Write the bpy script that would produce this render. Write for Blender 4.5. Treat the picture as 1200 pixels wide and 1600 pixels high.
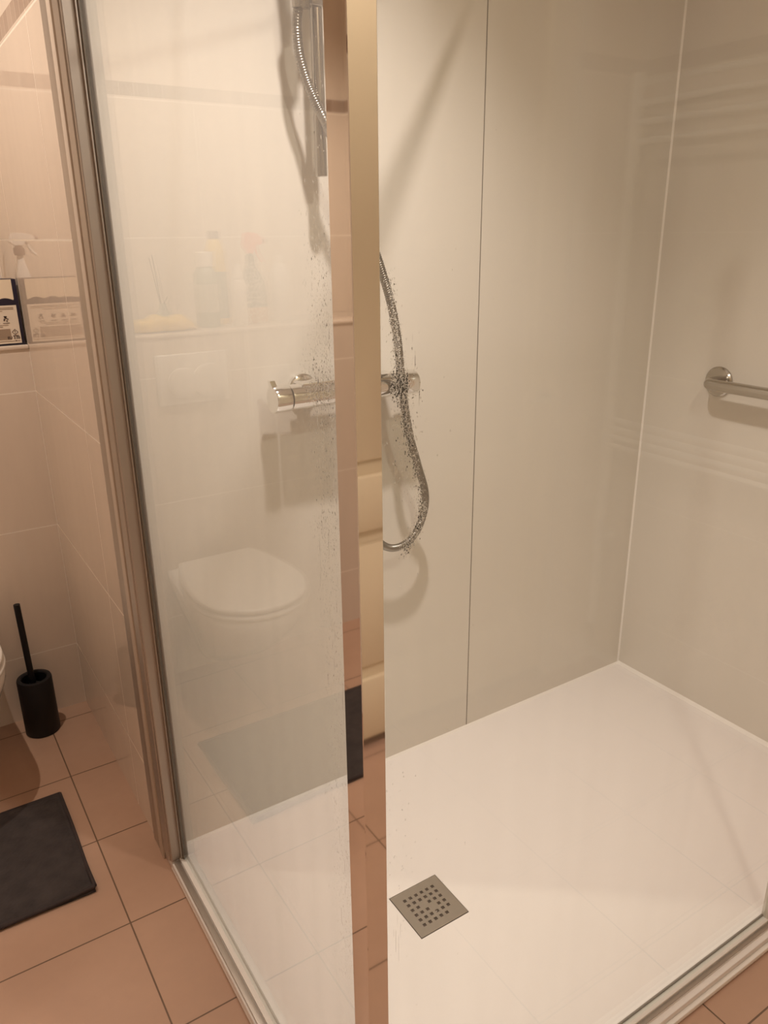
import bpy, bmesh, math, random
from mathutils import Vector, Matrix, noise
random.seed(7)
for o in list(bpy.data.objects): bpy.data.objects.remove(o)
S = bpy.context.scene
C = S.collection

# ------------------------------------------------------------ camera
F_PX = 1215.6
cam_d = bpy.data.cameras.new('camera'); cam = bpy.data.objects.new('camera', cam_d); C.objects.link(cam)
cam_d.sensor_fit = 'VERTICAL'; cam_d.sensor_height = 24.0; cam_d.lens = F_PX / 1600 * 24.0
cam_d.clip_start = 0.01; cam_d.clip_end = 30
yaw, pit, rol = 0.569641, 0.344355, -0.011023
cy, sy, cp, sp = math.cos(yaw), math.sin(yaw), math.cos(pit), math.sin(pit)
fw = Vector((sy*cp, cy*cp, -sp)); r0 = Vector((cy, -sy, 0)); u0 = r0.cross(fw)
cr, sr = math.cos(rol), math.sin(rol)
rt = cr*r0 + sr*u0; up = -sr*r0 + cr*u0
M = Matrix((rt, up, -fw)).transposed().to_4x4()
M.translation = Vector((0, 0, 1.5)); cam.matrix_world = M
S.camera = cam

# ------------------------------------------------------------ world, exposure, lamps
w = bpy.data.worlds.new('world'); S.world = w; w.use_nodes = True
w.node_tree.nodes['Background'].inputs[0].default_value = (1, .85, .7, 1)
w.node_tree.nodes['Background'].inputs[1].default_value = 0.05
S.view_settings.view_transform = 'Standard'; S.view_settings.look = 'None'
S.view_settings.gamma = 1; S.view_settings.use_curve_mapping = False
S.view_settings.exposure = 1.0
WARM = (1.0, 0.90, 0.80)
LAMPS = [  # x, y, watts, radius, colour
    (0.73, 1.00, 78.0, 0.035, (1.0, 0.87, 0.83)),     # over the shower
    (.80, -0.10, 19, 0.035, WARM),    # room, behind the photographer
    (-0.05, 1.92, 32.0, 0.012, (1.0, 0.88, 0.76)),    # over the toilet
]
CEIL = 2.75

# ------------------------------------------------------------ materials
def mat(name, col, rough=.5, metal=0, **kw):
    m = bpy.data.materials.new(name); m.use_nodes = True
    b = m.node_tree.nodes['Principled BSDF']
    b.inputs['Base Color'].default_value = (*col, 1); b.inputs['Roughness'].default_value = rough
    b.inputs['Metallic'].default_value = metal
    for k, v in kw.items(): b.inputs[k.replace('_', ' ')].default_value = v
    return m
class N:
    def __init__(s, m): s.t = m.node_tree; s.b = s.t.nodes.get('Principled BSDF'); s.L = s.t.links.new
    def n(s, typ, **kw):
        x = s.t.nodes.new(typ)
        for k, v in kw.items(): setattr(x, k, v)
        return x
    def math(s, op, a, b=None, c=None, clamp=False):
        x = s.n('ShaderNodeMath', operation=op); x.use_clamp = clamp
        for i, v in enumerate((a, b, c)):
            if v is None: continue
            if isinstance(v, (int, float)): x.inputs[i].default_value = v
            else: s.L(v, x.inputs[i])
        return x.outputs[0]
    def mix(s, f, a, b):
        x = s.n('ShaderNodeMix', data_type='RGBA')
        for i, v in ((0, f), (6, a), (7, b)):
            if isinstance(v, (int, float)): x.inputs[i].default_value = v
            elif isinstance(v, tuple): x.inputs[i].default_value = (*v, 1)
            else: s.L(v, x.inputs[i])
        return x.outputs[2]
    def pos(s):
        g = s.n('ShaderNodeNewGeometry'); q = s.n('ShaderNodeSeparateXYZ'); s.L(g.outputs['Position'], q.inputs[0]); return g, q.outputs
    def noise(s, scale, vec=None, detail=3, stretch=None, coord='Object'):
        t = s.n('ShaderNodeTexCoord'); v = t.outputs[coord]
        if stretch:
            mp = s.n('ShaderNodeMapping'); s.L(v, mp.inputs[0]); mp.inputs['Scale'].default_value = stretch; v = mp.outputs[0]
        x = s.n('ShaderNodeTexNoise'); s.L(v, x.inputs['Vector']); x.inputs['Scale'].default_value = scale; x.inputs['Detail'].default_value = detail
        return x.outputs['Fac']
    def line(s, co, off, pitch, width):
        a = s.math('SUBTRACT', co, off); a = s.math('DIVIDE', a, pitch); a = s.math('ADD', a, .5)
        a = s.math('FRACT', a); a = s.math('SUBTRACT', a, .5); a = s.math('ABSOLUTE', a); a = s.math('MULTIPLY', a, pitch)
        return s.math('LESS_THAN', a, width/2)
    def band(s, co, lo, hi):
        return s.math('MULTIPLY', s.math('GREATER_THAN', co, lo), s.math('LESS_THAN', co, hi))

def wall_tile(name, axis, off, pitch=.615, stripe=True):
    m = mat(name, (.72, .585, .50), .04); k = N(m); g, p = k.pos()
    u = p[axis]; z = p[2]
    hz = k.line(z, .225, .4225, .004); vt = k.line(u, off, pitch, .003)
    gm = k.math('MAXIMUM', hz, vt)
    n1 = k.noise(3, stretch=(6, 6, 1)); n2 = k.noise(60, stretch=(1, 1, .2))
    v = k.math('MULTIPLY_ADD', n1, .10, .95); v = k.math('MULTIPLY_ADD', n2, .03, v)
    hs = k.n('ShaderNodeHueSaturation'); hs.inputs['Color'].default_value = (.71, .60, .50, 1); k.L(v, hs.inputs['Value'])
    col = k.mix(gm, hs.outputs[0], (.84, .75, .65))
    if stripe:
        st = k.band(z, 1.922, 1.962)
        cell = k.math('FLOOR', k.math('DIVIDE', u, .047)); wn = k.n('ShaderNodeTexWhiteNoise', noise_dimensions='1D'); k.L(cell, wn.inputs['W'])
        sc = k.mix(wn.outputs[0], (.33, .235, .18), (.44, .33, .26))
        sg = k.line(u, 0, .047, .002); sc = k.mix(sg, sc, (.62, .52, .43))
        col = k.mix(st, col, sc)
    k.L(col, k.b.inputs['Base Color'])
    bp = k.n('ShaderNodeBump'); bp.inputs['Strength'].default_value = .5; bp.inputs['Distance'].default_value = .002
    h = k.math('SUBTRACT', 1, gm); h = k.math('MULTIPLY_ADD', k.noise(5), .03, h); k.L(h, bp.inputs['Height']); k.L(bp.outputs[0], k.b.inputs['Normal'])
    k.L(k.math('MULTIPLY_ADD', gm, .5, .035), k.b.inputs['Roughness'])
    return m
def floor_tile():
    m = mat('floor_tile', (.4, .27, .19), .35); k = N(m); g, p = k.pos()
    gx = k.line(p[0], .240, .31, .0035); gy = k.line(p[1], 1.484, .31, .0035); gm = k.math('MAXIMUM', gx, gy)
    n1 = k.noise(2.2, detail=6, stretch=(1, 2.2, 1)); n2 = k.noise(38, detail=4)
    c = k.mix(n1, (.42, .25, .166), (.54, .34, .238)); c = k.mix(k.math('MULTIPLY', n2, .25), c, (.36, .23, .16))
    c = k.mix(gm, c, (.16, .095, .06)); k.L(c, k.b.inputs['Base Color'])
    k.L(k.math('MULTIPLY_ADD', n2, .15, .27), k.b.inputs['Roughness'])
    bp = k.n('ShaderNodeBump'); bp.inputs['Strength'].default_value = .6; bp.inputs['Distance'].default_value = .002
    h = k.math('SUBTRACT', 1, gm); h = k.math('MULTIPLY_ADD', n1, .3, h); k.L(h, bp.inputs['Height']); k.L(bp.outputs[0], k.b.inputs['Normal'])
    return m
def noisy(name, col, rough, amt=.06, scale=4, stretch=(1, 1, 1), bump=0, bscale=200, **kw):
    m = mat(name, col, rough, **kw); k = N(m)
    v = k.math('MULTIPLY_ADD', k.noise(scale, stretch=stretch), amt*2, 1-amt)
    hs = k.n('ShaderNodeHueSaturation'); hs.inputs['Color'].default_value = (*col, 1); k.L(v, hs.inputs['Value']); k.L(hs.outputs[0], k.b.inputs['Base Color'])
    if bump:
        bp = k.n('ShaderNodeBump'); bp.inputs['Strength'].default_value = bump; bp.inputs['Distance'].default_value = .001
        k.L(k.noise(bscale), bp.inputs['Height']); k.L(bp.outputs[0], k.b.inputs['Normal'])
    return m
def glass_pane(name, haze_lo, haze_hi, edge_axis, edges):
    """Clear safety glass: reflection by angle (Schlick), plus a thin film of limescale that scatters light."""
    m = bpy.data.materials.new(name); m.use_nodes = True; k = N(m); t = m.node_tree
    t.nodes.remove(k.b); out = t.nodes['Material Output']
    g, p = k.pos()
    d = k.n('ShaderNodeVectorMath', operation='DOT_PRODUCT'); k.L(g.outputs['Incoming'], d.inputs[0]); k.L(g.outputs['Normal'], d.inputs[1])
    c = k.math('ABSOLUTE', d.outputs['Value']); q = k.math('SUBTRACT', 1, c, clamp=True)
    q = k.math('POWER', q, 5); fr = k.math('MULTIPLY_ADD', q, .96, .042)
    tr = k.n('ShaderNodeBsdfTransparent'); tr.inputs[0].default_value = (.975, .992, .975, 1)
    gl = k.n('ShaderNodeBsdfAnisotropic') if False else k.n('ShaderNodeBsdfGlossy'); gl.inputs['Roughness'].default_value = .012
    mx = k.n('ShaderNodeMixShader'); k.L(fr, mx.inputs[0]); k.L(tr.outputs[0], mx.inputs[1]); k.L(gl.outputs[0], mx.inputs[2])
    df = k.n('ShaderNodeBsdfDiffuse'); df.inputs[0].default_value = (.88, .87, .83, 1)
    tl = k.n('ShaderNodeBsdfTranslucent'); tl.inputs[0].default_value = (.88, .87, .83, 1)
    dm = k.n('ShaderNodeMixShader'); dm.inputs[0].default_value = .5; k.L(df.outputs[0], dm.inputs[1]); k.L(tl.outputs[0], dm.inputs[2])
    st = (14, 14, .7); n1 = k.noise(1.6, stretch=st, detail=4); n2 = k.noise(2.3, detail=3)
    hz = k.math('MULTIPLY', k.math('ADD', n1, n2), .5); hz = k.math('SUBTRACT', hz, .35); hz = k.math('MULTIPLY', hz, 3.3, clamp=True)
    hz = k.math('MULTIPLY_ADD', hz, haze_hi-haze_lo, haze_lo)
    for (e, wd, amt) in edges:      # scale builds up along the framed edges
        a = k.math('ABSOLUTE', k.math('SUBTRACT', p[edge_axis], e)); a = k.math('DIVIDE', a, wd); a = k.math('SUBTRACT', 1, a, clamp=True)
        a = k.math('MULTIPLY', a, n1); hz = k.math('MULTIPLY_ADD', a, amt, hz)
    fm = k.n('ShaderNodeMixShader'); k.L(hz, fm.inputs[0]); k.L(mx.outputs[0], fm.inputs[1]); k.L(dm.outputs[0], fm.inputs[2])
    k.L(fm.outputs[0], out.inputs['Surface'])
    return m

M_stub = wall_tile('wall_tile_side', 1, 1.875)
M_back = wall_tile('wall_tile_back', 0, -.242)
M_floor = floor_tile()
M_plaster = noisy('plaster', (.80, .74, .66), .7)
M_panel = noisy('shower_panel', (.71, .66, .58), .2, amt=.02, scale=2, stretch=(3, 3, .5))
M_tray = noisy('tray_acrylic', (.82, .765, .715), .22, amt=.015, scale=3, bump=.06, bscale=700)
M_white = mat('white_ceramic', (.85, .80, .75), .08, Coat_Weight=.4)
M_whpl = mat('white_plastic', (.82, .77, .71), .3)
M_sil = mat('silicone', (.86, .81, .74), .4)
M_strip = mat('strip', (.55, .46, .38), .45)
M_chrome = mat('chrome', (.86, .85, .83), .05, 1)
M_post = mat('chrome_post', (.90, .87, .82), .035, 1)
M_hosem = mat('hose_metal', (.27, .25, .22), .28, 1)
M_rail = mat('rail_chrome', (.33, .30, .26), .12, 1)
M_bar = mat('satin_bar', (.50, .47, .42), .16, 1)
M_steel = noisy('brushed_steel', (.50, .475, .43), .34, metal=1, amt=.08, scale=8)
M_alu = noisy('satin_aluminium', (.50, .45, .40), .5, metal=1, amt=.04, stretch=(1, 1, .1))
M_seal = mat('dark_seal', (.16, .13, .10), .5)
M_sealg = mat('grey_seal', (.33, .29, .24), .35)
M_black = noisy('black_plastic', (.010, .009, .010), .5, bump=.1, Specular_IOR_Level=.3)
M_dark = mat('hole_shade', (.03, .022, .016), .8)
M_door = noisy('door_paint', (.74, .62, .44), .35, amt=.03)
M_g1 = glass_pane('glass_side', .042, .11, 1, [(1.60, .05, .22), (.70, .12, .18)])
M_g2 = glass_pane('glass_front', .0, .025, 0, [(.42, .12, .06)])
M_drop = mat('water', (1, 1, 1), .0, Transmission_Weight=1.0, IOR=1.33)
M_navy = mat('navy_card', (.012, .009, .028), .35)
M_cream = mat('cream_card', (.80, .68, .52), .35)
M_paper = mat('label_paper', (.76, .66, .54), .45)
M_ink = mat('dark_ink', (.04, .02, .02), .5)
M_inkl = mat('faded_ink', (.34, .25, .18), .5)
M_yel = noisy('yellow_wrap', (.80, .55, .16), .16, amt=.2, scale=30, bump=.5, bscale=60)
M_yel2 = mat('yellow_bottle', (.80, .55, .10), .25)
M_gre = mat('grey_green_bottle', (.28, .33, .27), .25)
M_band = mat('grey_label', (.40, .41, .34), .4)
M_gry = mat('taupe_cap', (.20, .12, .10), .35)
M_org = mat('orange_red', (.80, .12, .06), .3)
M_clear = mat('clear_glass', (.9, .95, .9), .03, Transmission_Weight=.8, IOR=1.45)
M_wood = mat('dark_stick', (.10, .06, .04), .6)

# ------------------------------------------------------------ mesh helpers
def box(bm, x0, x1, y0, y1, z0, z1, bev=0, seg=2):
    r = bmesh.ops.create_cube(bm, size=1)
    vs = r['verts']
    bmesh.ops.scale(bm, vec=(x1-x0, y1-y0, z1-z0), verts=vs)
    bmesh.ops.translate(bm, vec=((x0+x1)/2, (y0+y1)/2, (z0+z1)/2), verts=vs)
    if bev:
        es = list({e for v in vs for e in v.link_edges})
        bmesh.ops.bevel(bm, geom=es, offset=bev, segments=seg, affect='EDGES', profile=.5)
def frame(d):
    d = Vector(d).normalized(); a = Vector((0, 0, 1)) if abs(d.z) < .9 else Vector((1, 0, 0))
    x = d.cross(a).normalized(); return x, d.cross(x).normalized()
def rings(bm, rs, cap=True):
    """skin a list of rings (lists of points)"""
    R = [[bm.verts.new(p) for p in r] for r in rs]; n = len(R[0])
    for a, b in zip(R, R[1:]):
        for i in range(n): bm.faces.new((a[i], a[(i+1) % n], b[(i+1) % n], b[i]))
    if cap: bm.faces.new(R[0][::-1]); bm.faces.new(R[-1])
    return R
def lathe(bm, base, axis, prof, seg=32):
    """prof: list of (distance along the axis, radius)"""
    d = Vector(axis).normalized(); x, y = frame(d); b = Vector(base)
    rings(bm, [[b + d*h + (x*math.cos(2*math.pi*i/seg) + y*math.sin(2*math.pi*i/seg))*max(r, 1e-5) for i in range(seg)] for h, r in prof])
def tube(bm, pts, rad, seg=12):
    pts = [Vector(p) for p in pts]; x = None; rs = []
    for i, p in enumerate(pts):
        d = (pts[min(i+1, len(pts)-1)] - pts[max(i-1, 0)]).normalized()
        if x is None: x, y = frame(d)
        x = (x - d*x.dot(d)).normalized(); y = d.cross(x)
        r = rad(i) if callable(rad) else rad
        rs.append([p + (x*math.cos(2*math.pi*k/seg) + y*math.sin(2*math.pi*k/seg))*r for k in range(seg)])
    rings(bm, rs)
def catmull(P, n=12):
    P = [Vector(p) for p in P]; Q = [P[0]*2-P[1]] + P + [P[-1]*2-P[-2]]; out = []
    for i in range(1, len(Q)-2):
        for k in range(n):
            t = k/n; a, b, c, d = Q[i-1:i+3]
            out.append(.5*((2*b) + (c-a)*t + (2*a-5*b+4*c-d)*t*t + (3*b-a-3*c+d)*t**3))
    out.append(P[-1]); return out
def resample(P, step):
    out = [P[0]]; acc = 0
    for a, b in zip(P, P[1:]):
        L = (b-a).length; t = step-acc
        while t < L: out.append(a.lerp(b, t/L)); t += step
        acc = L-(t-step)
    return out
def prism(bm, pts, vec):
    """polygon extruded along vec"""
    vec = Vector(vec); rings(bm, [[Vector(p) for p in pts], [Vector(p)+vec for p in pts]])
def worldloc(o):
    v = Vector(o.location)
    while o.parent: o = o.parent; v += Vector(o.location)
    return v
def obj(name, bm, m, parent=None, smooth=35, base=None):
    bmesh.ops.recalc_face_normals(bm, faces=bm.faces)
    me = bpy.data.meshes.new(name); bm.to_mesh(me); bm.free()
    ms = m if isinstance(m, (list, tuple)) else [m]
    for q in ms: me.materials.append(q)
    for f in me.polygons: f.use_smooth = True
    me.set_sharp_from_angle(angle=math.radians(smooth))
    o = bpy.data.objects.new(name, me); C.objects.link(o)
    if parent:
        o.parent = parent; me.transform(Matrix.Translation(-worldloc(parent)))
    else:
        xs = [v.co for v in me.vertices]
        if base is None:
            base = Vector(((min(v.x for v in xs)+max(v.x for v in xs))/2, (min(v.y for v in xs)+max(v.y for v in xs))/2, min(v.z for v in xs)))
        base = Vector(base); me.transform(Matrix.Translation(-base)); o.location = base
    return o
def tag(o, label, cat, group=None, kind=None):
    o['label'] = label; o['category'] = cat
    if group: o['group'] = group
    if kind: o['kind'] = kind
    return o
def thing(name, loc, label, cat, group=None):
    o = bpy.data.objects.new(name, None); C.objects.link(o); o.location = loc; o.empty_display_size = .05
    return tag(o, label, cat, group)
def B(): return bmesh.new()
def struct(name, bm, m, label=None, cat=None):
    o = obj(name, bm, m); o['kind'] = 'structure'
    if label: o['label'] = label
    if cat: o['category'] = cat
    return o
def sbox(name, m, *a, **k):
    bev = k.pop('bev', 0)
    b = B(); box(b, *a, bev=bev); return struct(name, b, m, k.get('label'), k.get('cat'))
def text_mesh(bm, s, size, origin, ux, uz, depth):
    cu = bpy.data.curves.new('t', 'FONT'); cu.body = s; cu.size = size; cu.resolution_u = 2; cu.offset = size*.02
    o = bpy.data.objects.new('t', cu); C.objects.link(o)
    dg = bpy.context.evaluated_depsgraph_get(); me = bpy.data.meshes.new_from_object(o.evaluated_get(dg))
    ux = Vector(ux); uz = Vector(uz); n = ux.cross(uz); og = Vector(origin)
    for v in me.vertices: v.co = og + ux*v.co.x + uz*v.co.y + n*depth
    bm.from_mesh(me); bpy.data.objects.remove(o); bpy.data.curves.remove(cu); bpy.data.meshes.remove(me)

# ------------------------------------------------------------ the room
XL, XR, YF, YB = -.85, 2.036, -.40, 2.79
XS, YS = .373, 1.626           # corner of the partition block
YC, ZL = 2.489, 1.205          # boxed-in cistern front, ledge height
sbox('floor', M_floor, XL-.1, XR+.1, YF-.1, YB+.1, -.1, 0, label='brown square floor tiles with dark grout', cat='floor')
sbox('ceiling', M_plaster, XL-.1, XR+.1, YF-.1, YB+.1, CEIL, CEIL+.1, label='plain white ceiling above the bathroom', cat='ceiling')
sbox('wall_left', M_stub, XL-.1, XL, YF-.1, YB+.1, 0, CEIL, label='tiled wall on the far left of the toilet', cat='wall')
sbox('wall_right', M_stub, XR, XR+.1, YF-.1, YS, 0, CEIL, label='wall behind the grab bar panel', cat='wall')
sbox('wall_back', M_back, XL, XS, YB, YB+.1, 0, CEIL, label='beige tiled wall above the ledge behind the toilet', cat='wall')
sbox('wall_partition', M_stub, XS, XR+.1, YS, YB+.1, 0, CEIL, label='beige tiled return wall beside the toilet brush', cat='wall')
sbox('wall_cistern', M_back, XL, XS, YC, YB, 0, ZL-.012, label='low tiled wall boxing in the cistern below the ledge', cat='wall')
# front wall with the door opening
DX0, DX1, DH = .86, 1.775, 2.40
b = B(); box(b, XL, DX0-.06, YF-.1, YF, 0, CEIL); box(b, DX1+.005, XR, YF-.1, YF, 0, CEIL); box(b, DX0-.06, DX1+.005, YF-.1, YF, DH+.06, CEIL)
struct('wall_front', b, M_back, 'tiled wall behind the photographer', 'wall')
b = B(); box(b, DX0-.06, DX0-.003, YF-.1, YF+.012, 0, DH+.06, .004); box(b, DX0-.06, DX1+.003, YF-.1, YF+.012, DH+.003, DH+.06, .004)
struct('trim_1', b, M_door, 'cream door frame mirrored in the chrome post', 'door frame')
d = bpy.data.objects.new('door_1', None); C.objects.link(d); d.location = (DX0, YF-.04, 0); d['kind'] = 'structure'; d['label'] = 'cream panelled door mirrored in the chrome corner post'; d['category'] = 'door'
b = B(); box(b, DX0, DX1, YF-.04, YF-.018, .03, DH)
for z0, z1 in ((.045, .25), (.72, .88), (2.27, DH)): box(b, DX0, DX1, YF-.02, YF, z0, z1, .006)
for x0, x1 in ((DX0, DX0+.11), (DX1-.11, DX1)): box(b, x0, x1, YF-.02, YF+.0005, .045, DH, .006)
for z0, z1 in ((.29, .68), (.92, 2.23)): box(b, DX0+.15, DX1-.15, YF-.02, YF-.006, z0, z1, .008)
obj('door_leaf', b, M_door, d)
b = B(); lathe(b, (DX1-.06, YF, 1.02), (0, 1, 0), [(0, .026), (.008, .026), (.009, .009), (.045, .009), (.045, 0)], 20); tube(b, [(DX1-.06, YF+.045, 1.02), (DX1-.17, YF+.045, 1.02)], .009)
obj('door_handle', b, M_chrome, d)

# ledge slab
b = B(); box(b, XL, XS-.0005, YC-.004, YB, ZL-.012, ZL, .003)
struct('trim_2', b, M_back, 'tiled ledge top above the boxed-in cistern', 'ledge')
# ------------------------------------------------------------ shower wall panels
for nm, a, lab in (('wall_panel', (XS+.001, 1.336, 1.620, YS, .03, 2.70), 'pale grey shower wall panel behind the mixer and hose'),
                   ('wall_panel', (1.3395, 2.0325, 1.620, YS, .03, 2.70), 'pale grey wall panel between the dark seam and the corner'),
                   ('wall_panel', (2.033, XR, .62, 1.6195, .03, 2.70), 'pale grey shower wall panel that carries the grab bar')):
    b = B(); box(b, *a); tag(obj(nm, b, M_panel), lab, 'wall panel', 'shower wall panels')
b = B(); box(b, 1.336, 1.3395, 1.6212, YS-.0005, .03, 2.70); struct('trim_3', b, M_seal, 'thin dark joint between the two back panels', 'joint')
b = B()
prism(b, [(2.033, 1.62, .031), (2.033, 1.6155, .031), (2.0285, 1.62, .031)], (0, 0, 2.66))
struct('trim_4', b, M_sil, 'white sealant up the shower corner', 'sealant')
b = B(); prism(b, [(2.033, .64, .030), (2.0235, .64, .0301), (2.033, .64, .040)], (0, .98, 0))
prism(b, [(XS+.03, 1.62, .030), (XS+.03, 1.614, .0301), (XS+.03, 1.62, .036)], (1.63, 0, 0))
struct('trim_5', b, M_sil, 'white sealant along the back of the shower tray', 'sealant')

# ------------------------------------------------------------ shower tray
t = thing('shower_tray', (1.2, 1.13, 0), 'large low white shower tray inside the glass', 'shower tray')
DXa, DXb, DYa, DYb = .762, .896, 1.055, 1.188
b = B()
X0, X1, Y0, Y1 = XS, 2.0325, .640, 1.6195
box(b, X0, X1, Y0, Y1, 0, .026, .004)
# upper slab, in four pieces round the drain recess
for a in ((X0+.012, DXa, Y0+.012, Y1), (DXb, X1, Y0+.012, Y1), (DXa, DXb, Y0+.012, DYa), (DXa, DXb, DYb, Y1)):
    box(b, *a, .02, .030)
obj('tray_body', b, M_tray, t, 30)
b = B(); box(b, X0-.001, X0+.010, Y0-.001, Y1-.03, 0, .014, .004); box(b, X0-.001, 1.52, Y0-.010, Y0+.001, 0, .014, .004)
obj('outer_sealant', b, M_sil, t)
# drain cover with real holes
t = thing('drain_cover', ((DXa+DXb)/2, (DYa+DYb)/2, .026), 'square steel drain cover with rows of small holes in tray', 'drain cover')
b = B(); n = 6; pit_ = .0158; hw = .0040
cx, cyy = (DXa+DXb)/2, (DYa+DYb)/2
def cuts(c0, lo, hi):
    v = [lo]
    for i in range(n):
        c = c0 + (i-(n-1)/2)*pit_; v += [c-hw, c+hw]
    return v + [hi]
ux, uy = cuts(cx, DXa+.002, DXb-.002), cuts(cyy, DYa+.002, DYb-.002); zt = .0305; zb = .0275
gv = {}
def V(i, j, z):
    if (i, j, z) not in gv: gv[(i, j, z)] = b.verts.new((ux[i], uy[j], z))
    return gv[(i, j, z)]
def hole(i, j):
    if i % 2 == 0 or j % 2 == 0 or not (0 < i < 2*n and 0 < j < 2*n): return False
    return ((i//2), (j//2)) not in ((2, 3), (3, 2), (5, 0))
for i in range(len(ux)-1):
    for j in range(len(uy)-1):
        if hole(i, j):
            for (a, c) in (((i, j), (i+1, j)), ((i+1, j), (i+1, j+1)), ((i+1, j+1), (i, j+1)), ((i, j+1), (i, j))):
                b.faces.new((V(*a, zt), V(*c, zt), V(*c, zb), V(*a, zb)))
        else: b.faces.new((V(i, j, zt), V(i+1, j, zt), V(i+1, j+1, zt), V(i, j+1, zt)))
m_ = len(ux)-1
for i in range(m_):
    b.faces.new((V(i, 0, zt), V(i+1, 0, zt), V(i+1, 0, zb), V(i, 0, zb))); b.faces.new((V(i, m_, zt), V(i+1, m_, zt), V(i+1, m_, zb), V(i, m_, zb)))
    b.faces.new((V(0, i, zt), V(0, i+1, zt), V(0, i+1, zb), V(0, i, zb))); b.faces.new((V(m_, i, zt), V(m_, i+1, zt), V(m_, i+1, zb), V(m_, i, zb)))
obj('grate', b, M_steel, t, 30)
b = B(); box(b, DXa, DXb, DYa, DYb, .0255, .0272); obj('hole_shade_plate', b, M_dark, t)  # plate under the grate, its dark colour stands in for shade in the holes

# ------------------------------------------------------------ glass enclosure
GX, GY = .405, .672
GT = 2.02
# wall profile
t = thing('wall_profile', (.39, 1.60, .03), 'tall grey aluminium wall profile at left end of shower glass', 'shower profile')
b = B(); box(b, XS-.0035, XS-.0001, 1.664, 1.722, .0, GT, .001); obj('cover_strip', b, M_alu, t)
b = B(); box(b, XS-.006, XS-.0001, 1.634, 1.6635, .0, GT, .0025); obj('sealant_strip', b, M_strip, t)['label'] = 'lighter sealant strip'
b = B(); box(b, .372, .413, 1.578, 1.6195, .0305, GT, .003); box(b, .369, .376, 1.585, 1.626, .0305, GT, .002); obj('channel', b, M_alu, t, 5)
b = B(); box(b, .3985, .4015, 1.564, 1.5775, .0305, GT, .001); box(b, .4085, .4115, 1.564, 1.5775, .0305, GT, .001); obj('gasket', b, M_seal, t)['label'] = 'dark rubber gasket'
b = B(); box(b, .3945, .3983, 1.569, 1.5775, .0305, GT, .0006); obj('bead', b, M_alu, t)
# glass panels
def pane(name, label, args, m):
    b = B(); box(b, *args); return tag(obj(name, b, m), label, 'glass panel', 'shower glass panels')
pane('glass_panel', 'hazy glass shower panel mirroring the toilet, left of the chrome post', (GX-.003, GX+.003, .702, 1.577, .0375, GT), M_g1)
pane('glass_panel', 'clear glass shower panel right of the chrome post, over the tray edge', (.424, 1.437, GY-.003, GY+.003, .0375, GT), M_g2)
# corner post
t = thing('corner_post', (.4055, .68, .03), 'mirror-polished chrome corner post joining both glass panels', 'post')
b = B(); box(b, .390, .4215, .660, .701, .0305, GT, .0008, 1); obj('post_profile', b, M_post, t, 5)
b = B(); box(b, .4218, .4238, .668, .676, .0305, GT, .0004); box(b, .401, .409, .7012, .7020, .0305, GT, .0002); obj('post_gasket', b, M_sealg, t)
# bottom rails
t = thing('sill_rail', (.40, 1.13, .03), 'pale sill rail under the hazy side glass panel', 'rail', 'sill rails under the glass')
b = B(); box(b, .392, .4125, .702, 1.577, .0302, .0372, .0015); obj('rail_body', b, M_whpl, t)
b = B(); box(b, .4083, .4110, .702, 1.577, .0373, .0430, .0005); obj('rail_gasket', b, M_sealg, t)['label'] = 'thin grey gasket'
b = B(); box(b, .3765, .3905, .70, 1.575, .0302, .0332, .001); obj('drip_lip', b, M_alu, t)
t = thing('sill_rail', (.95, .67, .03), 'pale sill rail under the clear front glass panel', 'rail', 'sill rails under the glass')
b = B(); box(b, .424, 1.46, .662, .6815, .0302, .0372, .0015); obj('rail_body', b, M_whpl, t)
b = B(); box(b, .424, 1.437, .6755, .6785, .0373, .0430, .0005); obj('rail_gasket', b, M_seal, t)['label'] = 'thin dark gasket'
b = B(); box(b, .424, 1.46, .6525, .661, .0302, .0325, .001); obj('drip_lip', b, M_alu, t)
t = thing('door_stile', (1.445, .672, .0375), 'pale edge strip at the right end of the front glass', 'strip')
b = B(); box(b, 1.4375, 1.452, .664, .680, .0375, GT, .001); obj('strip_body', b, M_whpl, t)
# stabiliser bar above the glass
t = thing('stabiliser_bar', (.86, 1.30, 2.06), 'chrome stabiliser bar slanting from side glass top to back wall', 'bar')
b = B(); tube(b, [(.415, 1.014, 2.06), (1.318, 1.618, 2.06)], .0075, 20); obj('rod', b, M_chrome, t)
b = B(); lathe(b, (1.32, 1.6195, 2.06), (0, -1, 0), [(0, .022), (.006, .022), (.008, .013), (.02, .012)], 24); obj('wall_flange', b, M_chrome, t)
b = B(); box(b, .394, .416, .995, 1.03, 2.0, 2.075, .003); obj('glass_clamp', b, M_chrome, t)

# ------------------------------------------------------------ thermostatic mixer
MX, MY, MZ = .9, 1.553, 1.158
t = thing('shower_mixer', (.893, 1.585, MZ), 'chrome bar shower mixer on the back wall behind the post', 'shower mixer')
b = B(); lathe(b, (.748, MY, MZ), (1, 0, 0), [(0, .024), (.001, .0275), (.006, .0285), (.29, .0285), (.295, .0275), (.296, .024)], 40); obj('body', b, M_chrome, t)
b = B(); box(b, .775, 1.02, MY-.018, MY+.03, MZ+.025, MZ+.031, .0025); obj('top_plate', b, M_chrome, t)
b = B(); lathe(b, (.745, MY, MZ), (-1, 0, 0), [(0, .024), (.001, .0298), (.034, .0305), (.0375, .029), (.038, 0)], 40)
prism(b, [(.7075, MY-.006, MZ+.024), (.7075, MY+.014, MZ+.024), (.7035, MY+.012, MZ+.041), (.7035, MY+.0, MZ+.041)], (.012, 0, 0))
obj('temperature_knob', b, M_chrome, t)
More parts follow.
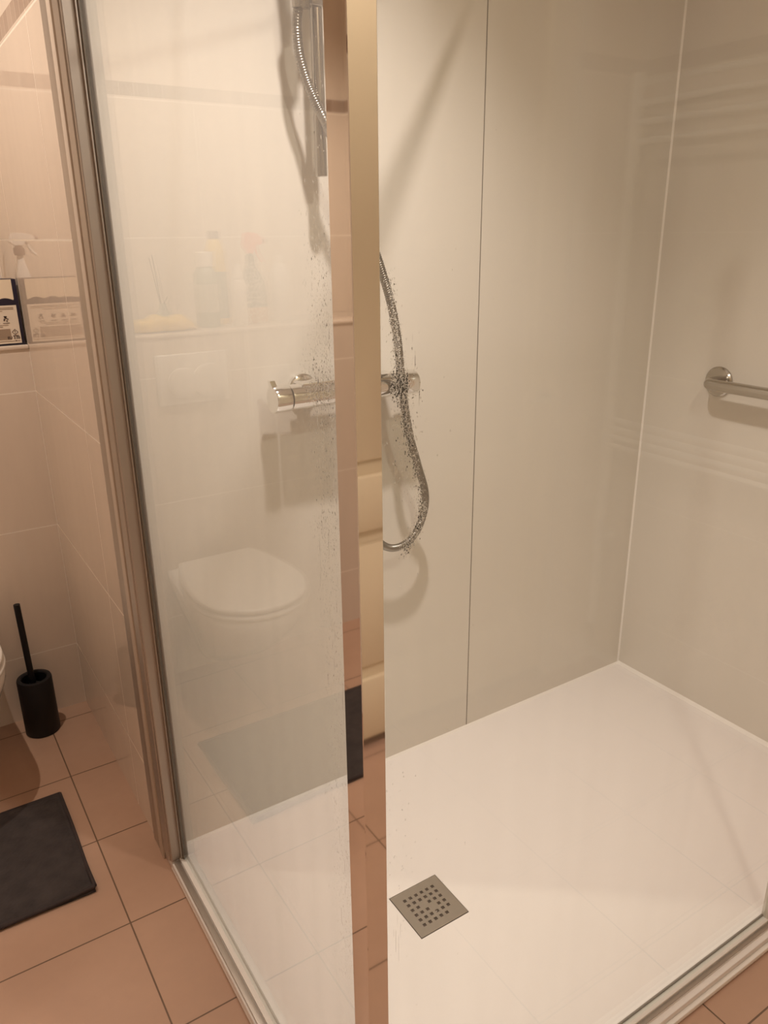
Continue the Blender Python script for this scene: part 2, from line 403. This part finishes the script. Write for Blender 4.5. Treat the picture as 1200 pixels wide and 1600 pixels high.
b = B(); lathe(b, (1.047, MY, MZ), (1, 0, 0), [(0, .024), (.001, .0298), (.034, .0305), (.0375, .029), (.038, 0)], 40); obj('flow_knob', b, M_chrome, t)
for x in (.812, .968):
    b = B(); lathe(b, (x, 1.6198, MZ+.004), (0, -1, 0), [(0, .036), (.010, .035), (.014, .030), (.015, .017), (.045, .017)], 32); obj('wall_rosette', b, M_chrome, t)
b = B(); lathe(b, (.905, MY, MZ-.022), (0, 0, -1), [(0, .012), (.014, .012), (.014, .010), (.03, .010)], 20); obj('hose_outlet', b, M_chrome, t)

# ------------------------------------------------------------ riser rail, hand shower, hose
t = thing('riser_rail', (.862, 1.56, 1.61), 'vertical chrome riser rail at the top beside the post', 'shower rail')
b = B(); lathe(b, (.849, 1.553, 1.612), (0, 0, 1), [(0, .010), (.001, .0125), (.705, .0125), (.706, .010)], 24); obj('rail', b, M_rail, t)
for z in (1.99, 2.29):
    b = B(); lathe(b, (.849, 1.6195, z), (0, -1, 0), [(0, .017), (.004, .017), (.005, .012), (.056, .012)], 24); obj('wall_mount', b, M_rail, t)
b = B(); box(b, .828, .870, 1.532, 1.575, 1.915, 1.955, .006, 3); tube(b, [(.849, 1.545, 1.935), (.812, 1.537, 1.932)], .014, 16)
lathe(b, (.806, 1.533, 1.905), (-.05, -.12, 1), [(0, .013), (.002, .017), (.045, .0195), (.047, .014)], 24); obj('slider', b, M_rail, t)
b = B(); lathe(b, (.8705, 1.553, 1.935), (1, 0, 0), [(0, .012), (.01, .016), (.024, .015), (.026, .010)], 20); obj('slider_knob', b, M_rail, t)

t = thing('hand_shower', (.80, 1.52, 1.91), 'chrome hand shower clipped in the slider at the top edge', 'hand shower')
hp = [(.8065, 1.5314, 1.918), (.803, 1.530, 2.03), (.795, 1.528, 2.12), (.780, 1.525, 2.18)]
hp = catmull(hp, 8)
b = B(); tube(b, hp, lambda i: .0115 + .004*i/len(hp), 16); obj('handle', b, M_chrome, t)
b = B(); lathe(b, (.777, 1.535, 2.205), (-.35, -.82, -.45), [(0, .02), (.006, .045), (.022, .055), (.026, .053), (.027, 0)], 36); obj('spray_head', b, M_chrome, t)

# points found on the plane a few centimetres in front of the panel
hose = [(0.802, 1.537, 1.907), (0.799, 1.54, 1.878), (0.805, 1.545, 1.83), (0.821, 1.546, 1.782), (0.835, 1.535, 1.742), (0.85, 1.522, 1.701), (0.9, 1.52, 1.594), (0.942, 1.515, 1.493), (0.97, 1.512, 1.419), (0.992, 1.51, 1.349), (1.009, 1.51, 1.27), (1.016, 1.508, 1.196), (1.025, 1.508, 1.127), (1.05, 1.52, 1.036), (1.084, 1.535, 0.954), (1.118, 1.548, 0.868), (1.115, 1.552, 0.806), (1.087, 1.555, 0.752), (1.039, 1.557, 0.731), (0.992, 1.557, 0.749), (0.949, 1.556, 0.813), (0.926, 1.555, 0.918), (0.912, 1.553, 1.017), (.905, 1.553, 1.10), (.905, 1.553, 1.1275)]
P = resample(catmull(hose, 24), .0016)
b = B(); tube(b, P, lambda i: (.0096 + (.0007 if i % 3 == 0 else -.0003)), 12)
o = obj('shower_hose', b, M_hosem, smooth=60); tag(o, 'ribbed metal shower hose looping down past the mixer', 'shower hose')

# ------------------------------------------------------------ grab bar
t = thing('grab_bar', (2.033, 1.2, 1.085), 'chrome grab bar on the right shower wall', 'grab bar')
gy, gz, gx = 1.365, 1.085, 1.972
b = B(); tube(b, [(2.028, gy, gz)] + catmull([(2.01, gy, gz), (1.988, gy-.002, gz), (1.975, gy-.012, gz), (1.972, gy-.035, gz)], 6) + [(gx, 1.0, gz)] + catmull([(gx, .965, gz), (1.975, .942, gz), (1.988, .932, gz), (2.01, .930, gz)], 6) + [(2.028, .930, gz)], .0165, 24)
obj('bar', b, M_bar, t, 60)
for y in (gy, .93):
    b = B(); lathe(b, (2.0328, y, gz), (-1, 0, 0), [(0, .043), (.006, .043), (.010, .039), (.011, .018)], 40); obj('flange', b, M_bar, t)

# ------------------------------------------------------------ water drops on the glass
def drops(name, label, items, m, axis, sign):
    b = B()
    for (a, z, r, el) in items:     # a: along the glass, z height
        rs = []
        for (hh, rr) in ((0, 1), (.45, .86), (.8, .5), (1, .06)):
            ring = []
            for k in range(8):
                th = 2*math.pi*k/8; u = a + math.cos(th)*r*rr; v = z + math.sin(th)*r*rr*el*(1.25 if math.sin(th) < 0 else .9)
                h = hh*r*.34
                ring.append((GX + sign*(.0031+h), u, v) if axis == 'x' else (u, GY + sign*(.0031+h), v))
            rs.append(ring)
        rings(b, rs)
    o = obj(name, b, m, smooth=80); tag(o, label, 'water drops', kind='stuff'); return o
L_ = []
for i in range(2600):
    z = random.choice((random.gauss(1.32, .13), random.uniform(.45, 1.5)))
    a = .756 + .006*math.sin(z*8) + random.gauss(0, .020)
    L_.append((a, z, random.choice((.0004, .0005, .0006, .0008)), random.choice((1, 1.3, 1.8, 2.6))))
for i in range(500): L_.append((random.gauss(.772, .020), random.gauss(1.335, .02), random.choice((.0005, .0006, .0008)), random.choice((1, 1.4))))
for i in range(45): L_.append((random.uniform(.715, .80), random.uniform(.4, 1.45), random.uniform(.0004, .0006), random.uniform(12, 40)))
for i in range(30): L_.append((random.gauss(1.558, .006), random.uniform(.05, .13), random.uniform(.0005, .001), 1.3))
L_ = [q for q in L_ if .7035 < q[0] < 1.575 and q[1] > .045]
drops('water_drops', 'fine water drops and runs on the hazy side glass', L_, M_drop, 'x', 1)
track = [(.437, 1.50), (.443, 1.448), (.449, 1.404), (.452, 1.37), (.455, 1.351), (.459, 1.315), (.466, 1.28), (.479, 1.233), (.484, 1.205), (.478, 1.185), (.466, 1.167), (.455, 1.158), (.442, 1.157)]
R_ = []
def on_track(u):
    u *= len(track)-1.0001; k = int(u); f = u-k
    return (track[k][0]*(1-f)+track[k+1][0]*f, track[k][1]*(1-f)+track[k+1][1]*f)
for i in range(1500):
    a, z = on_track(random.uniform(.06, .9)); w_ = random.choice((.0028, .0028, .005))
    R_.append((a+random.gauss(0, w_), z+random.gauss(0, .006), random.choice((.0004, .0005, .0006, .0008)), random.choice((1, 1.3, 1.8))))
for i in range(420): R_.append((random.uniform(.442, .466), random.gauss(1.348, .010), random.choice((.0005, .0006, .0008)), random.choice((1, 1.4))))
for i in range(300): R_.append((random.gauss(.462, .010), random.gauss(1.30, .04), random.choice((.0004, .0006, .0008)), 1.6))
for i in range(60): R_.append((random.gauss(.452, .012), random.uniform(.52, .90), random.choice((.0004, .0006, .0008)), 1.5))
for i in range(50): R_.append((random.uniform(.426, .58), random.uniform(.3, 1.6), random.uniform(.0004, .0009), 1.5))
for i in range(24): R_.append((random.uniform(.440, .480), random.uniform(1.24, 1.40), random.uniform(.00025, .0004), random.uniform(15, 35)))
for a, z, r_, e_ in ((.4445, .585, .0009, 26), (.449, .570, .0007, 40), (.452, .60, .0005, 30), (.447, .62, .0004, 25), (.441, .60, .0005, 16)): R_.append((a, z, r_, e_))
R_ = [q for q in R_ if q[0] > .4265]
drops('water_drops', 'water drops and runs on the clear front glass over the hose', R_, M_drop, 'y', 1)

# ------------------------------------------------------------ toilet
TX = -.052
def outline(hw, yf, yb, z, n=40, back=.72):
    """seat shape: straight back edge, round front"""
    L = yb-yf; pts = []
    cyc = yf + L*.42
    for k in range(n+1):          # front half round from right to left
        th = math.pi*k/n; pts.append((TX + hw*math.cos(th), cyc - (cyc-yf)*math.sin(th)**.96 if math.sin(th) > 0 else cyc, z))
    m = 10
    for k in range(1, m+1):
        s = k/m; pts.append((TX - hw*(1-(1-back)*s**2.0), cyc + (yb-cyc)*s, z))
    for k in range(m, 0, -1):
        s = k/m; pts.append((TX + hw*(1-(1-back)*s**2.0), cyc + (yb-cyc)*s, z))
    return pts
t = thing('toilet', (TX, 2.25, .0), 'white wall-hung toilet with closed lid, mirrored in the side glass', 'toilet')
b = B(); rs = []
for z, hw, yf in ((.405, .175, 1.965), (.398, .183, 1.957), (.37, .183, 1.957), (.32, .170, 1.99), (.26, .150, 2.05), (.20, .130, 2.13), (.15, .112, 2.21), (.11, .10, 2.28), (.095, .085, 2.32)):
    rs.append(outline(hw, yf, YC-.001, z, back=.86))
rings(b, rs); obj('bowl', b, M_white, t, 60)
def slab(hw, yf, yb, z0, z1, r=.008, dome=0, back=.72):
    b = B(); rs = []
    for k in range(5):
        a = math.pi/2*k/4; rs.append(outline(hw - r*(1-math.sin(a)), yf + r*(1-math.sin(a)), yb, z0 + r*(1-math.cos(a)), back=back))
    for k in range(5):
        a = math.pi/2*k/4; rs.append(outline(hw - r*(1-math.cos(a)), yf + r*(1-math.cos(a)), yb, z1 - r*(1-math.sin(a)), back=back))
    if dome:
        for q in (.7, .35, .05): rs.append(outline((hw-r)*q, (yf+yb)/2-((yf+yb)/2-yf-r)*q, (yf+yb)/2+((yb-yf)/2-.002)*q, z1 + dome*(1-q*q), back=back))
    rings(b, rs); return b
obj('seat', slab(.186, 1.950, 2.435, .407, .424), M_whpl, t, 60)
obj('lid', slab(.183, 1.952, 2.435, .427, .446, dome=.006), M_whpl, t, 60)
for s in (-1, 1):
    b = B(); lathe(b, (TX+s*.075-.015, 2.45, .425), (1, 0, 0), [(0, .012), (.03, .012)], 16); obj('hinge', b, M_chrome, t)

# flush plate
t = thing('flush_plate', (-.048, YC, .98), 'white dual flush plate on the tiled cistern wall, mirrored in glass', 'flush plate')
b = B(); box(b, -.168, .073, YC-.012, YC-.0003, .978, 1.141, .005, 3); obj('plate', b, M_whpl, t)
for cx_, r_ in ((-.010, .050), (-.100, .058)):
    b = B(); lathe(b, (cx_, YC-.0125, 1.047), (0, -1, 0), [(0, r_), (.006, r_), (.009, r_-.002), (.011, r_-.010), (.011, 0)], 40); obj('button', b, M_whpl, t)

# toilet brush
bx_, by_ = .218, 2.398
t = thing('toilet_brush', (bx_, by_, 0), 'matt black toilet brush standing in its holder in the tiled corner', 'toilet brush')
b = B(); lathe(b, (bx_, by_, 0), (0, 0, 1), [(0, .050), (.003, .052), (.188, .052), (.193, .050), (.194, .040), (.190, .0365), (.05, .036), (.045, 0)], 40); obj('holder', b, M_black, t)
b = B(); tube(b, [(bx_+.006, by_, .06), (bx_-.006, by_+.004, .20), (.2085, 2.405, .447)], .0095, 16); obj('handle', b, M_black, t)
b = B(); lathe(b, (bx_, by_, .155), (0, 0, 1), [(0, .018), (.012, .021), (.014, .0105), (.02, .010)], 20); obj('collar', b, M_black, t)

# bath mat
t = thing('bath_mat', (-.12, 1.82, 0), 'dark charcoal bath mat on the floor tiles by the toilet', 'bath mat')
mx0, mx1, my0, my1 = -.47, .196, 1.625, 2.035
b = B(); NX, NY = 170, 105; g = []
for i in range(NX+1):
    row = []
    for j in range(NY+1):
        u, v = i/NX, j/NY; x = mx0+(mx1-mx0)*u; y = my0+(my1-my0)*v
        e = min(u*(mx1-mx0), (1-u)*(mx1-mx0), v*(my1-my0), (1-v)*(my1-my0))
        wob = .004*math.sin(x*21+1)*max(0, 1-v*6)
        h = .0065 + .0035*min(1, max(0, e-.006)/.012) + .0022*noise.noise(Vector((x*230, y*230, 0))) + .0015*noise.noise(Vector((x*30, y*30, 3)))
        if e < .007: h += .0035
        c = Vector((x-mx1, y-my0)).length; h += max(0, .03-c)*.35
        if e == 0: h = .001
        row.append(b.verts.new((x, y + wob, h)))
    g.append(row)
for i in range(NX):
    for j in range(NY): b.faces.new((g[i][j], g[i+1][j], g[i+1][j+1], g[i][j+1]))
M_mat = noisy('mat_pile', (.045, .034, .031), .95, amt=.6, scale=26, bump=1, bscale=900)
obj('pile', b, M_mat, t, 180)
b = B(); E_ = .003
tube(b, catmull([(mx0, my0+.002, .008), (-.3, my0-.002, .008), (-.1, my0+.003, .009), (.1, my0+.001, .010), (mx1, my0, .016)], 10), .0055, 10)
tube(b, catmull([(mx1, my0, .016), (mx1-.001, 1.72, .008), (mx1+.001, 1.87, .007), (mx1, my1, .007)], 10), .0045, 10)
tube(b, [(mx1, my1, .007), (mx0, my1, .007)], .0045, 10)
M_hem = noisy('mat_hem', (.035, .023, .021), .85, amt=.3, scale=40, bump=.6, bscale=600)
obj('hem', b, M_hem, t, 60)

# ------------------------------------------------------------ things on the ledge
Z0 = ZL+.0005
t = thing('cleaner_box', (.288, 2.54, Z0), 'navy carton with pale printed labels on the ledge beside the return wall', 'box')
bx0, bx1, by0, by1, bz1 = .205, .3675, 2.500, 2.575, 1.388
b = B(); box(b, bx0, bx1, by0, by1, Z0, bz1, .001); obj('carton', b, M_navy, t)
# cream upper panel with a wavy lower edge
pts = [(.206, by0-.0006, 1.3875), (.206, by0-.0006, 1.333)]
for k in range(0, 41):
    x = .212 + (.354-.212)*k/40; pts.append((x, by0-.0006, 1.331 + .006*abs(math.sin((x-.354)*70)) * (1 if x > .25 else .4)))
pts += [(.3555, by0-.0006, 1.334), (.3555, by0-.0006, 1.3875)]
b = B(); prism(b, pts, (0, .0004, 0)); obj('upper_panel', b, M_cream, t)['label'] = 'cream panel with a wavy lower edge'
b = B(); box(b, .212, .3585, by0-.0007, by0-.0003, 1.211, 1.317); o = obj('label_sheet', b, M_paper, t); o['label'] = 'pale printed label'
yk = by0-.0012
b = B()
def bar_(x0, x1, z0, z1): box(b, x0, x1, yk, yk+.0004, z0, z1)
for (x0, x1, z) in ((.225, .350, 1.310), (.24, .350, 1.306), (.222, .32, 1.301), (.225, .33, 1.262), (.222, .315, 1.2575), (.222, .355, 1.2165)): bar_(x0, x1, z, z+.0016)
bar_(.216, .333, 1.222, 1.252)
obj('faded_print', b, M_inkl, o)['label'] = 'faded block and lines of print'
b = B(); yk = by0-.0016
# hazard diamond with exclamation mark
def dia(cx_, cz, r, w_):
    q = [(1, 0), (0, 1), (-1, 0), (0, -1)]
    for a_, c_ in zip(q, q[1:]+q[:1]):
        p0 = Vector((cx_+a_[0]*r, yk, cz+a_[1]*r)); p1 = Vector((cx_+c_[0]*r, yk, cz+c_[1]*r)); i0 = Vector((cx_+a_[0]*(r-w_), yk, cz+a_[1]*(r-w_))); i1 = Vector((cx_+c_[0]*(r-w_), yk, cz+c_[1]*(r-w_)))
        prism(b, [p0, p1, i1, i0], (0, .0003, 0))
dia(.3445, 1.2425, .0085, .0014)
box(b, .3438, .3452, yk, yk+.0003, 1.2415, 1.2472); box(b, .3438, .3452, yk, yk+.0003, 1.2380, 1.2396)
text_mesh(b, 'EU 2.05', .0105, (.3225, yk, 1.2235), (1, 0, 0), (0, 0, 1), 0)
prism(b, [(.342, yk, 1.219), (.346, yk, 1.219), (.344, yk, 1.2155)], (0, .0003, 0))
bar_(.338, .353, 1.2315, 1.2332)
for cx_ in (.236, .262, .290, .3255):   # small pictograms: hand and drop shapes
    for k in range(9):
        a_ = random.uniform(0, 6.28); q_ = random.uniform(0, .007)
        px_, pz_ = cx_+math.cos(a_)*q_*1.2, 1.281+math.sin(a_)*q_
        bar_(px_-.002, px_+.002, pz_-.0013, pz_+.0013)
    box(b, cx_-.009, cx_+.009, yk, yk+.0003, 1.268, 1.2692)
obj('printing', b, M_ink, o)['label'] = 'dark printed hazard sign, letters and pictograms'

def spray_bottle(name, x, y, wx, wy, hb, htop, mb, mn, mtrig, label, dirx=1, band=None):
    t = thing(name, (x, y, Z0), label, 'spray bottle', 'cleaning bottles on the ledge')
    b = B(); rs = []
    for (q, s) in ((0, .92), (.02, 1), (.5, .98), (.68, .86), (.82, .62), (.93, .36), (1, .30)):
        rs.append([(x+wx/2*s*abs(math.cos(a))**.6*(1 if math.cos(a) >= 0 else -1), y+wy/2*s*abs(math.sin(a))**.6*(1 if math.sin(a) >= 0 else -1), Z0+hb*q) for a in [2*math.pi*k/32 for k in range(32)]])
    rings(b, rs); obj('bottle', b, mb, t, 50)
    b = B(); lathe(b, (x, y, Z0+hb), (0, 0, 1), [(0, .014), (.003, .016), (.02, .0155), (.022, .011), (.03, .010)], 24); obj('collar', b, mn, t)
    zt_ = Z0+hb+.026; h = htop-zt_
    s = dirx; y0 = y-.010
    b = B(); pr = [(-.028*s, h*.35), (-.020*s, h*.95), (.0, h), (.030*s, h*.92), (.048*s, h*.70), (.048*s, h*.45), (.02*s, h*.40), (.012*s, 0), (-.010*s, 0)]
    prism(b, [(x+px_, y0, zt_+pz_) for px_, pz_ in pr], (0, .02, 0)); bmesh.ops.bevel(b, geom=b.edges[:], offset=.002, segments=2, affect='EDGES')
    obj('trigger_head', b, mtrig, t)
    b = B(); tube(b, catmull([(x+.020*s, y, zt_+h*.42), (x+.026*s, y, zt_+h*.1), (x+.036*s, y, zt_-.016), (x+.047*s, y, zt_-.026)], 5), .004, 8); obj('trigger', b, mtrig, t)
    b = B(); lathe(b, (x+.047*s, y, zt_+h*.58), (s, 0, 0), [(0, .008), (.010, .007)], 12); obj('nozzle', b, mn, t)
    return t
def spray_print():
    m = mat('leaf_print', (.6, .6, .55), .3); k = N(m)
    tc = k.n('ShaderNodeTexCoord'); v = k.n('ShaderNodeTexVoronoi'); v.feature = 'DISTANCE_TO_EDGE'; v.inputs['Scale'].default_value = 55; k.L(tc.outputs['Object'], v.inputs['Vector'])
    f = k.math('LESS_THAN', v.outputs['Distance'], .06); g, p = k.pos(); lo = k.math('LESS_THAN', p[2], ZL+.055)
    c = k.mix(f, (.07, .08, .07), (.42, .42, .36)); c2 = k.mix(f, (.62, .30, .12), (.75, .66, .5)); k.L(k.mix(lo, c, c2), k.b.inputs['Base Color']); return m
spray_bottle('spray_bottle', .332, 2.655, .058, .045, .243, 1.512, M_whpl, M_gry, M_whpl, 'white trigger spray bottle behind the navy carton, mirrored in wall tiles', -1)
spray_bottle('spray_bottle', -.335, 2.62, .105, .06, .205, 1.508, spray_print(), M_black, M_org, 'leaf patterned spray bottle with orange-red trigger, mirrored in side glass', -1)

def bottle(name, x, y, prof, mb, label, parts=(), sx=1, cat='bottle'):
    t = thing(name, (x, y, Z0), label, cat, 'cleaning bottles on the ledge')
    b = B(); lathe(b, (x, y, Z0), (0, 0, 1), prof, 32)
    obj('bottle_body', b, mb, t, 50)
    for nm, pr, m_ in parts:
        b = B(); lathe(b, (x, y, Z0), (0, 0, 1), pr, 28); obj(nm, b, m_, t)
    return t
bottle('cleaner_bottle', -.162, 2.60, [(0, .036), (.004, .039), (.17, .039), (.188, .028), (.196, .022)], M_gre, 'grey-green bottle with wide white cap, mirrored in side glass',
       [('cap', [(.196, .028), (.240, .030), (.242, .027), (.2425, 0)], M_whpl), ('label_band', [(.05, .0394), (.14, .0394)], M_band)])
bottle('cleaner_bottle', -.230, 2.68, [(0, .034), (.004, .037), (.15, .037), (.20, .036), (.245, .032), (.275, .022), (.283, .015)], M_yel2, 'yellow bottle with taupe screw cap, mirrored in side glass',
       [('cap', [(.283, .020), (.305, .020), (.307, .017), (.3072, 0)], M_gry), ('label_band', [(.02, .0374), (.175, .0374)], M_gre)])
bottle('nozzle_bottle', -.262, 2.565, [(0, .024), (.004, .027), (.135, .027), (.150, .022), (.155, .016)], M_whpl, 'small pale bottle with white cone nozzle, before the spray bottle',
       [('nozzle', [(.155, .021), (.170, .020), (.20, .008), (.202, .004), (.2022, 0)], M_whpl)])
bottle('cleaner_bottle', -.455, 2.64, [(0, .032), (.004, .035), (.16, .035), (.19, .024), (.20, .016)], M_whpl, 'plain white bottle, last in the ledge row away from corner',
       [('cap', [(.20, .019), (.225, .019), (.2252, 0)], M_whpl)])
# glass with sticks
t = thing('stick_diffuser', (-.035, 2.68, Z0), 'small clear conical glass holding thin dark sticks, mirrored in side glass', 'diffuser')
b = B(); lathe(b, (-.035, 2.68, Z0), (0, 0, 1), [(0, .032), (.003, .034), (.03, .030), (.06, .014), (.075, .012), (.077, .010), (.06, .010), (.03, .026), (.006, .029), (.005, 0)], 28); obj('vessel', b, M_clear, t)
for dx, dy, h in ((.020, .0, .235), (.028, .006, .225), (-.018, -.004, .10)):
    b = B(); tube(b, [(-.035-dx*.15, 2.68, Z0+.012), (-.035+dx*.25, 2.68+dy*.3, Z0+.078), (-.035+dx, 2.68+dy, Z0+h)], .0016, 6); obj('stick', b, M_wood, t)
# yellow pack
b = B(); rs = []
for i in range(33):
    u = -1+2*i/32; w_ = (1-abs(u)**3.5); hh = .050*max(.08, w_**.55)*(1+.10*math.sin(u*9)); dd = .048*max(.25, w_**.4)
    r_ = []
    for k in range(28):
        a = 2*math.pi*k/28; ca, sa = math.cos(a), math.sin(a)
        px_ = .013+u*.112; py_ = 2.565+dd*abs(ca)**.8*(1 if ca > 0 else -1); pz_ = Z0+hh*.5+hh*.5*abs(sa)**.75*(1 if sa > 0 else -1)
        nz = .004*noise.noise(Vector((px_*35, py_*35, pz_*35)))
        r_.append((px_, py_+nz, max(Z0, pz_+nz)))
    rs.append(r_)
rings(b, rs); tag(obj('sponge_pack', b, M_yel, smooth=70), 'crumpled yellow pack lying on the ledge, mirrored in side glass', 'sponge pack')

# ------------------------------------------------------------ towel radiator on the right wall behind the glass
t = thing('towel_radiator', (1.98, .0, .18), 'white ladder towel radiator, its rungs faintly mirrored in the front glass', 'towel radiator')
for y in (-.36, .46):
    b = B(); tube(b, [(1.97, y, .18), (1.97, y, 1.92)], .017, 16); obj('upright', b, M_whpl, t)
for z in (.836, .865, .893, .922, 1.74, 1.79, 1.84, 1.89):
    b = B(); tube(b, [(1.965, -.36, z), (1.965, .46, z)], .009, 12); obj('rung', b, M_whpl, t)
for y, z in ((-.36, .5), (-.36, 1.85), (.46, .5), (.46, 1.85)):
    b = B(); tube(b, [(1.975, y, z), (2.0355, y, z)], .012, 12); obj('wall_bracket', b, M_whpl, t)

# ------------------------------------------------------------ ceiling lamps
M_lens = mat('lamp_lens', (.9, .8, .65), .3, Emission_Color=(1, .8, .55, 1), Emission_Strength=3.0)
names = ('recessed ceiling spotlight above the shower tray', 'recessed ceiling spotlight in front of the panelled door', 'recessed ceiling spotlight above the toilet and mat')
for (x, y, wt, rad, colr), lab in zip(LAMPS, names):
    t = thing('ceiling_spotlight', (x, y, CEIL-.012), lab, 'ceiling light', 'recessed ceiling spotlights')
    b = B(); rs = []
    lathe(b, (x, y, CEIL-.0002), (0, 0, -1), [(0, .046), (.006, .045), (.008, .038), (.005, .032)], 32); obj('bezel', b, M_chrome, t)
    b = B(); lathe(b, (x, y, CEIL-.0055), (0, 0, -1), [(0, .030), (.003, .029), (.004, .02), (.004, 0)], 28); obj('lens', b, M_lens, t)
    ld = bpy.data.lights.new('spot', 'SPOT'); ld.energy = wt; ld.spot_size = math.radians({0: 102, 1: 160, 2: 134}[LAMPS.index((x, y, wt, rad, colr))]); ld.spot_blend = {0: 1.0, 1: .5, 2: .55}[LAMPS.index((x, y, wt, rad, colr))]; ld.shadow_soft_size = rad; ld.color = colr
    lo = bpy.data.objects.new('spot_lamp', ld); C.objects.link(lo); lo.parent = t; lo.location = (0, 0, -.045)
